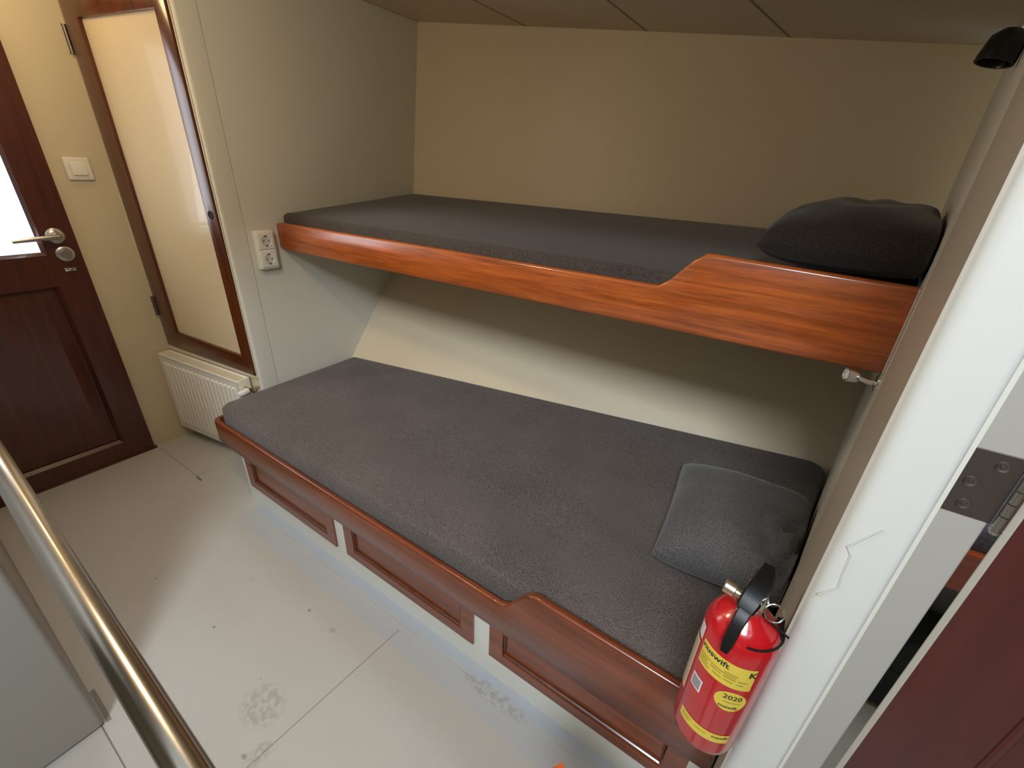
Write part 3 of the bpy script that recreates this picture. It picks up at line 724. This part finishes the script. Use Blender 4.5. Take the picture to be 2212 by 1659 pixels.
bm = B(); oval(bm, 18, .541, 25, .0148, R1); ov = obj('date_sticker', bm, M['yellow'], t, True, label='yellow oval date sticker')
bm = B(); sticker(bm, -50, 42, .4695, .4835, R1); lo_ = obj('lower_band', bm, M['yellow'], t, True, label='thin yellow band near the bottom')
bm = B(); sticker(bm, -51, -29, .5245, .5430, R1, 8); sq = obj('small_label', bm, M['sticker'], t, True, label='small white square sticker')
bm = B(); sticker(bm, -48.6, -31.4, .5265, .5410, R2, 8); obj('print', bm, M['stickgrey'], sq, True)
bm = B(); sticker(bm, -100, -62, .500, .580, R1, 10); sd = obj('side_label', bm, M['ivory'], t, True, label='pale side label')
bm = B()
for k in range(9): sticker(bm, -96, -66, .508 + k * .0078, .5092 + k * .0078, R2, 8)
obj('print', bm, M['stickgrey'], sd, True)
bm = B(); sticker(bm, -78, -60, .584, .603, R1 - .0002, 8); obj('top_label', bm, M['sticker'], t, True, label='small white label by the shoulder')
def text_bm(s, size, th_c, zc0, r, bold=0.0, align='CENTER'):
    cu = bpy.data.curves.new('txt', 'FONT'); cu.body = s; cu.size = size; cu.align_x = align; cu.align_y = 'CENTER'; cu.offset = bold; cu.resolution_u = 3
    to = bpy.data.objects.new('txt', cu); C.objects.link(to); dg = bpy.context.evaluated_depsgraph_get(); dg.update()
    me = to.evaluated_get(dg).to_mesh(); bm = B(); bm.from_mesh(me); to.evaluated_get(dg).to_mesh_clear()
    bpy.data.objects.remove(to); bpy.data.curves.remove(cu)
    bmesh.ops.triangulate(bm, faces=bm.faces)
    for v in bm.verts:
        th = th_c + math.degrees(v.co.x / ER); z = zc0 + v.co.y; v.co = cylp(th, z, r)
    return bm
bm = text_bm('nuswift', .0098, -51, .5875, R2, .0002, 'LEFT'); obj('lettering', bm, M['ink'], lb)
bm = B()
for (a, b, z) in ((-50, -30, .577), (-50, -34, .5735), (-28, -6, .577), (-28, -10, .5735), (-50, -32, .570), (-50, -28, .5665), (-6, 14, .5795), (-6, 12, .5765), (-6, 13, .5735), (-4, 10, .569), (16, 30, .5735), (16, 26, .569), (-22, -8, .5685)):
    sticker(bm, a, b, z - .0007, z + .0007, R2, 6)
obj('small_print', bm, M['olive'], lb, True)
bm = text_bm('K', .011, 34, .5855, R2, .0003); obj('emblem', bm, M['ink'], lb)
bm = text_bm('2020', .0088, 19, .5475, R2, .0001); obj('lettering', bm, M['ink'], ov)
bm = B(); sticker(bm, 6, 34, .5395, .5405, R2, 6); obj('small_print', bm, M['olive'], ov, True)
bm = text_bm('nuswift', .0060, 17, .5325, R2, .0001); obj('lettering', bm, M['ink'], ov)
bm = text_bm('nuswift', .0056, 26, .4785, R2, .0001); obj('lettering', bm, M['ink'], lo_)
bm = B()
for (a, b, z) in ((-46, -24, .479), (-46, -28, .4755), (-18, 2, .478)): sticker(bm, a, b, z - .0006, z + .0006, R2, 6)
obj('small_print', bm, M['olive'], lo_, True)
# head: valve body, nozzle, levers, pin
bm = B(); lathe(bm, (ECX, ECY, 0), (0, 0, 1), [(.0105, .634), (.0115, .636), (.0115, .643), (.0095, .645), (.0095, .660), (0, .660)], 24)
box(bm, ECX - .008, ECX + .009, ECY - .010, ECY + .012, .643, .660, .002)
obj('valve_body', bm, M['brass'], t, True)
bm = B(); lathe(bm, (ECX - .006, ECY - .004, .648), (-1, .10, .12), [(0, 0), (.0045, 0), (.0045, .010), (.0068, .011), (.0068, .020), (.005, .021), (0, .021)], 24)
obj('discharge_nozzle', bm, M['brass'], t, True, label='nickel discharge nozzle')
def lever(bm, pts, ws, th):
    rings = []
    P = [Vector(p) for p in pts]
    for i, p in enumerate(P):
        d = (P[min(i + 1, len(P) - 1)] - P[max(i - 1, 0)]).normalized(); side = Vector((.985, -.17, 0)); side = (side - d * side.dot(d)).normalized(); up = side.cross(d).normalized(); w = ws[i]
        sec = [(-1, -.4), (-.8, -1), (.8, -1), (1, -.4), (1, .4), (.75, 1), (-.75, 1), (-1, .4)]
        rings.append([bm.verts.new(p + side * a * w + up * b * th) for a, b in sec])
    for a, b in zip(rings, rings[1:]):
        for k in range(8): bm.faces.new((a[k], a[(k + 1) % 8], b[(k + 1) % 8], b[k]))
    bm.faces.new(rings[0]); bm.faces.new(rings[-1])
bm = B(); lever(bm, [(ECX + .004, ECY + .022, .671), (ECX + .003, ECY + .010, .672), (ECX, ECY - .006, .669), (ECX - .004, ECY - .018, .660), (ECX - .006, ECY - .023, .653)], [.0055, .0075, .0085, .0085, .0075], .0035)
obj('top_lever', bm, M['black'], t, True, angle=30)
bm = B(); lever(bm, [(ECX - .002, ECY - .008, .655), (ECX - .005, ECY - .020, .650), (ECX - .008, ECY - .030, .637), (ECX - .010, ECY - .038, .620), (ECX - .0105, ECY - .040, .613)], [.0065, .0060, .0052, .0050, .0036], .0042)
obj('carry_handle', bm, M['black'], t, True, angle=30)
bm = B(); box(bm, ECX - .0055, ECX + .0065, ECY + .002, ECY + .016, .646, .672, .003); obj('pivot_block', bm, M['black'], t, True)
bm = B(); rc = Vector((ECX + .0155, ECY - .018, .6595)); d, u, v = frame_of((.25, -.80, .50))
tube(bm, [rc + (u * math.cos(2 * PI * k / 28) + v * math.sin(2 * PI * k / 28)) * .0078 for k in range(29)], .0009, 8, cap=False)
tube(bm, [Vector((ECX + .002, ECY - .006, .668)), Vector((ECX + .007, ECY - .010, .667)), rc + Vector((-.006, .002, .005))], .0010, 8)
obj('pin_ring', bm, M['chrome'], t, True)
bm = B()
tube(bm, [(ECX + .006, ECY - .004, .642), (ECX + .02, ECY - .012, .640), (ECX + .033, ECY - .014, .636)], .0011, 8)
pts = [cylp(a, .6205, ER - .001) for a in range(10, 100, 6)]; tube(bm, pts, .0011, 8, cap=True)
obj('strap', bm, M['black'], t, True, label='thin black retaining wire')
bm = B(); box(bm, ex(.3675) - .009, ex(.3675) - .0025, ECY + .000, ECY + .022, .46, .62, .001); obj('wall_bracket', bm, M['black'], t)

# ------------------------------------------------------------------ reading lamps on the end wall
def reading_lamp(base, elbow, head, aim, label, hm, k=1.0):
    t = thing('reading_lamp', base, label, 'reading lamp')
    wd = Vector((-.99, .13, 0))
    bm = B(); lathe(bm, base, wd, [(0, 0), (.016, 0), (.016, .004), (.009, .007), (0, .007)], 24); obj('wall_plate', bm, hm[0], t, True)
    bm = B(); tube(bm, [base, elbow, Vector(elbow) * .4 + Vector(head) * .6, head], .0045, 12); obj('arm', bm, M['chrome'], t, True)
    d = Vector(aim).normalized()
    bm = B(); lathe(bm, Vector(head) - d * .012, aim, [(a * k, b * k) for a, b in ((0, 0), (.008, 0), (.014, .006), (.0155, .022), (.0155, .026), (.013, .026), (.012, .020), (0, .020))], 24); hd = obj('lamp_head', bm, hm[1], t, True)
    bm = B(); lathe(bm, Vector(head) - d * .012 + d * .0202 * k, aim, [(0, 0), (.011 * k, 0), (.009 * k, .002), (0, .0025)], 20); obj('lens', bm, hm[2], hd, True)
    return t
LP = .1
yl = .835
reading_lamp((ex(.80) - .0, .795, .737), (ex(.80) - .014, .795, .735), (.096, .795, .7395), (-1, -.35, .10), 'chrome reading lamp under the head end of the upper bunk', (M['chrome'], M['chrome'], M['sticker']), 0.72)
t2y = 1.0
reading_lamp((ex(t2y), t2y, 1.20), (ex(t2y) - .012, t2y, 1.20), (.137, t2y - .01, 1.183), (-.20, -.1, -1), 'dark reading lamp on a chrome arm high above the upper bunk', (M['chrome'], M['black'], M['black']), 1.45)

# ------------------------------------------------------------------ open red-brown door at the right with its hinge
hp = Vector((jx0 + .0415, JY - .002)); dd = Vector((.90, -.436)).normalized(); dn = Vector((dd.y, -dd.x))     # dn: towards the camera side
if dn.dot(-hp) < 0: dn = -dn
def dp(s, o, z): q = hp + dd * s + dn * o; return (q.x, q.y, z)
def dbox(bm, s0, s1, o0, o1, z0, z1, bev=0): hexa(bm, [dp(s0, o0, z0), dp(s1, o0, z0), dp(s1, o1, z0), dp(s0, o1, z0), dp(s0, o0, z1), dp(s1, o0, z1), dp(s1, o1, z1), dp(s0, o1, z1)], bev)
T = -.022
bm = B(); W2 = .42
for (a, b, z0, z1) in ((.0045, .0590, .012, 1.36), (.34, W2, .012, 1.36), (.0590, .34, .012, .10), (.0590, .34, .80, .88), (.0590, .34, 1.28, 1.36)): dbox(bm, a, b, 0, T, z0, z1)
d2 = struct('door_2', bm, M['reddoor'])
bm = B(); dbox(bm, .0590, .34, -.006, T + .006, .10, .80); dbox(bm, .0590, .34, -.006, T + .006, .88, 1.28); obj('panel', bm, M['reddoor'], d2)
bm = B(); 
for z0, z1 in ((.10, .80), (.88, 1.28)):
    tube(bm, [dp(.061, -.0012, z0 + .002), dp(.338, -.0012, z0 + .002), dp(.338, -.0012, z1 - .002), dp(.061, -.0012, z1 - .002), dp(.061, -.0012, z0 + .002)], .0032, 8)
obj('moulding', bm, M['reddoor'], d2, True)
bm = B(); dbox(bm, .0, .0046, .0005, T - .0005, .012, 1.36, .0008); obj('edge_strip', bm, M['beige'], d2, label='pale painted door edge')
zh0, zh1 = .795, .847
bm = B(); box(bm, jx0 + .0065, jx0 + .0345, JY - .0012, JY + .0002, zh0, zh1, .0003, 1); hg = obj('hinge', bm, M['hinge'], d2, label='brown steel hinge leaf on the jamb')
bm = B()
for (a, z) in ((.0245, .838), (.0145, .822), (.0175, .804)):
    lathe(bm, (jx0 + a, JY - .0012, z), (0, -1, 0), [(.0040, 0), (.0036, .0007), (.0024, .0003), (.0012, .0003), (.0010, .0008), (0, .0008)], 20)
obj('screws', bm, M['hinge'], hg, True)
bm = B()
for k in range(5): tube(bm, [(jx0 + .0375, JY - .004, zh0 + k * .0104 + .0004), (jx0 + .0375, JY - .004, zh0 + (k + 1) * .0104 - .0004)], .0034, 14)
lathe(bm, (jx0 + .0375, JY - .004, zh0), (0, 0, -1), [(.0030, 0), (.0036, .002), (.0024, .005), (0, .006)], 12)
obj('hinge_knuckle', bm, M['nickel'], hg, True)

# ------------------------------------------------------------------ what shows through the crack: the next cabin's bunk
t = thing('bunk', (.6, 1.1, 0), 'orange-brown bunk of the next cabin seen through the door crack', 'bunk')
bm = B(); box(bm, .300, 1.3, .885, .903, .37, .452, .003); obj('lee_board', bm, M['orange'], t)
bm = B(); box(bm, .300, 1.3, .904, 1.6, .36, .378); box(bm, .300, 1.3, 1.05, 1.07, 0, .36); obj('base_board', bm, M['greyfloor'], t)
bm = B(); box(bm, .301, 1.3, .905, 1.58, .3785, .50, .02, 3); mo = top('mattress', bm, M['fab_blue'], 'grey-blue mattress on the bunk of the next cabin', 'mattress', smooth=True)
bm = B(); box(bm, .302, .52, .90, 1.04, .001, .20, .02, 3)
box(bm, .33, .40, .895, .90, .09, .12, .001); top('bag', bm, M['charcoal'], 'charcoal bag under the bunk of the next cabin', 'bag', smooth=True)

# ------------------------------------------------------------------ handrail and the tread under the camera
ra = Vector((-.268, .012, .607)); rb = Vector((-.682, .0191, .6392)); rd = (rb - ra).normalized()
t = thing('handrail', tuple(ra + rd * .1), 'polished steel tube handrail crossing the lower left foreground', 'handrail')
bm = B(); rr = .0122
e1 = ra - rd * .42; e2 = rb + rd * .22
tube(bm, [e1, e1 + rd * .1, ra, rb, e2], rr, 48); obj('tube', bm, M['steel'], t, True)
bm = B()
tube(bm, [e2 - rd * .03, e2 + Vector((0, -.02, 0)) - rd * .03, (e2.x + .03, -.0245, e2.z)], .006, 12); lathe(bm, (e2.x + .03, -.0255, e2.z), (0, 1, 0), [(0, 0), (.018, 0), (.018, .003), (0, .003)], 20)
obj('bracket', bm, M['steel'], t, True)
bm = B(); tube(bm, [e1 + rd * .02, (e1.x - .02, e1.y, .0)], .012, 16); obj('stanchion', bm, M['steel'], t, True)

t = thing('step', (-.04, .16, 0), 'corner of a reddish wooden step above the grey floor at the bottom edge', 'step')
TZ = .42; c0 = Vector((-.072, .252)); u1 = Vector((.80, .60)).normalized(); 
bm = B()
ax = Vector((1, 0)); ay = Vector((0, -1))
def q4(x0, x1, y0, y1, z0, z1): return [(x0, y0, z0), (x1, y0, z0), (x1, y1, z0), (x0, y1, z0), (x0, y0, z1), (x1, y0, z1), (x1, y1, z1), (x0, y1, z1)]
tr = [(-.0745, .2505), (-.115, .185), (.03, .095), (.0705, .160)]
prism(bm, tr, TZ - .02, TZ); obj('tread', bm, M['orange'], t)
bm = B(); tube(bm, [(-.02, .17, 0), (-.02, .17, TZ - .019)], .016, 16); obj('support', bm, M['steel'], t, True)
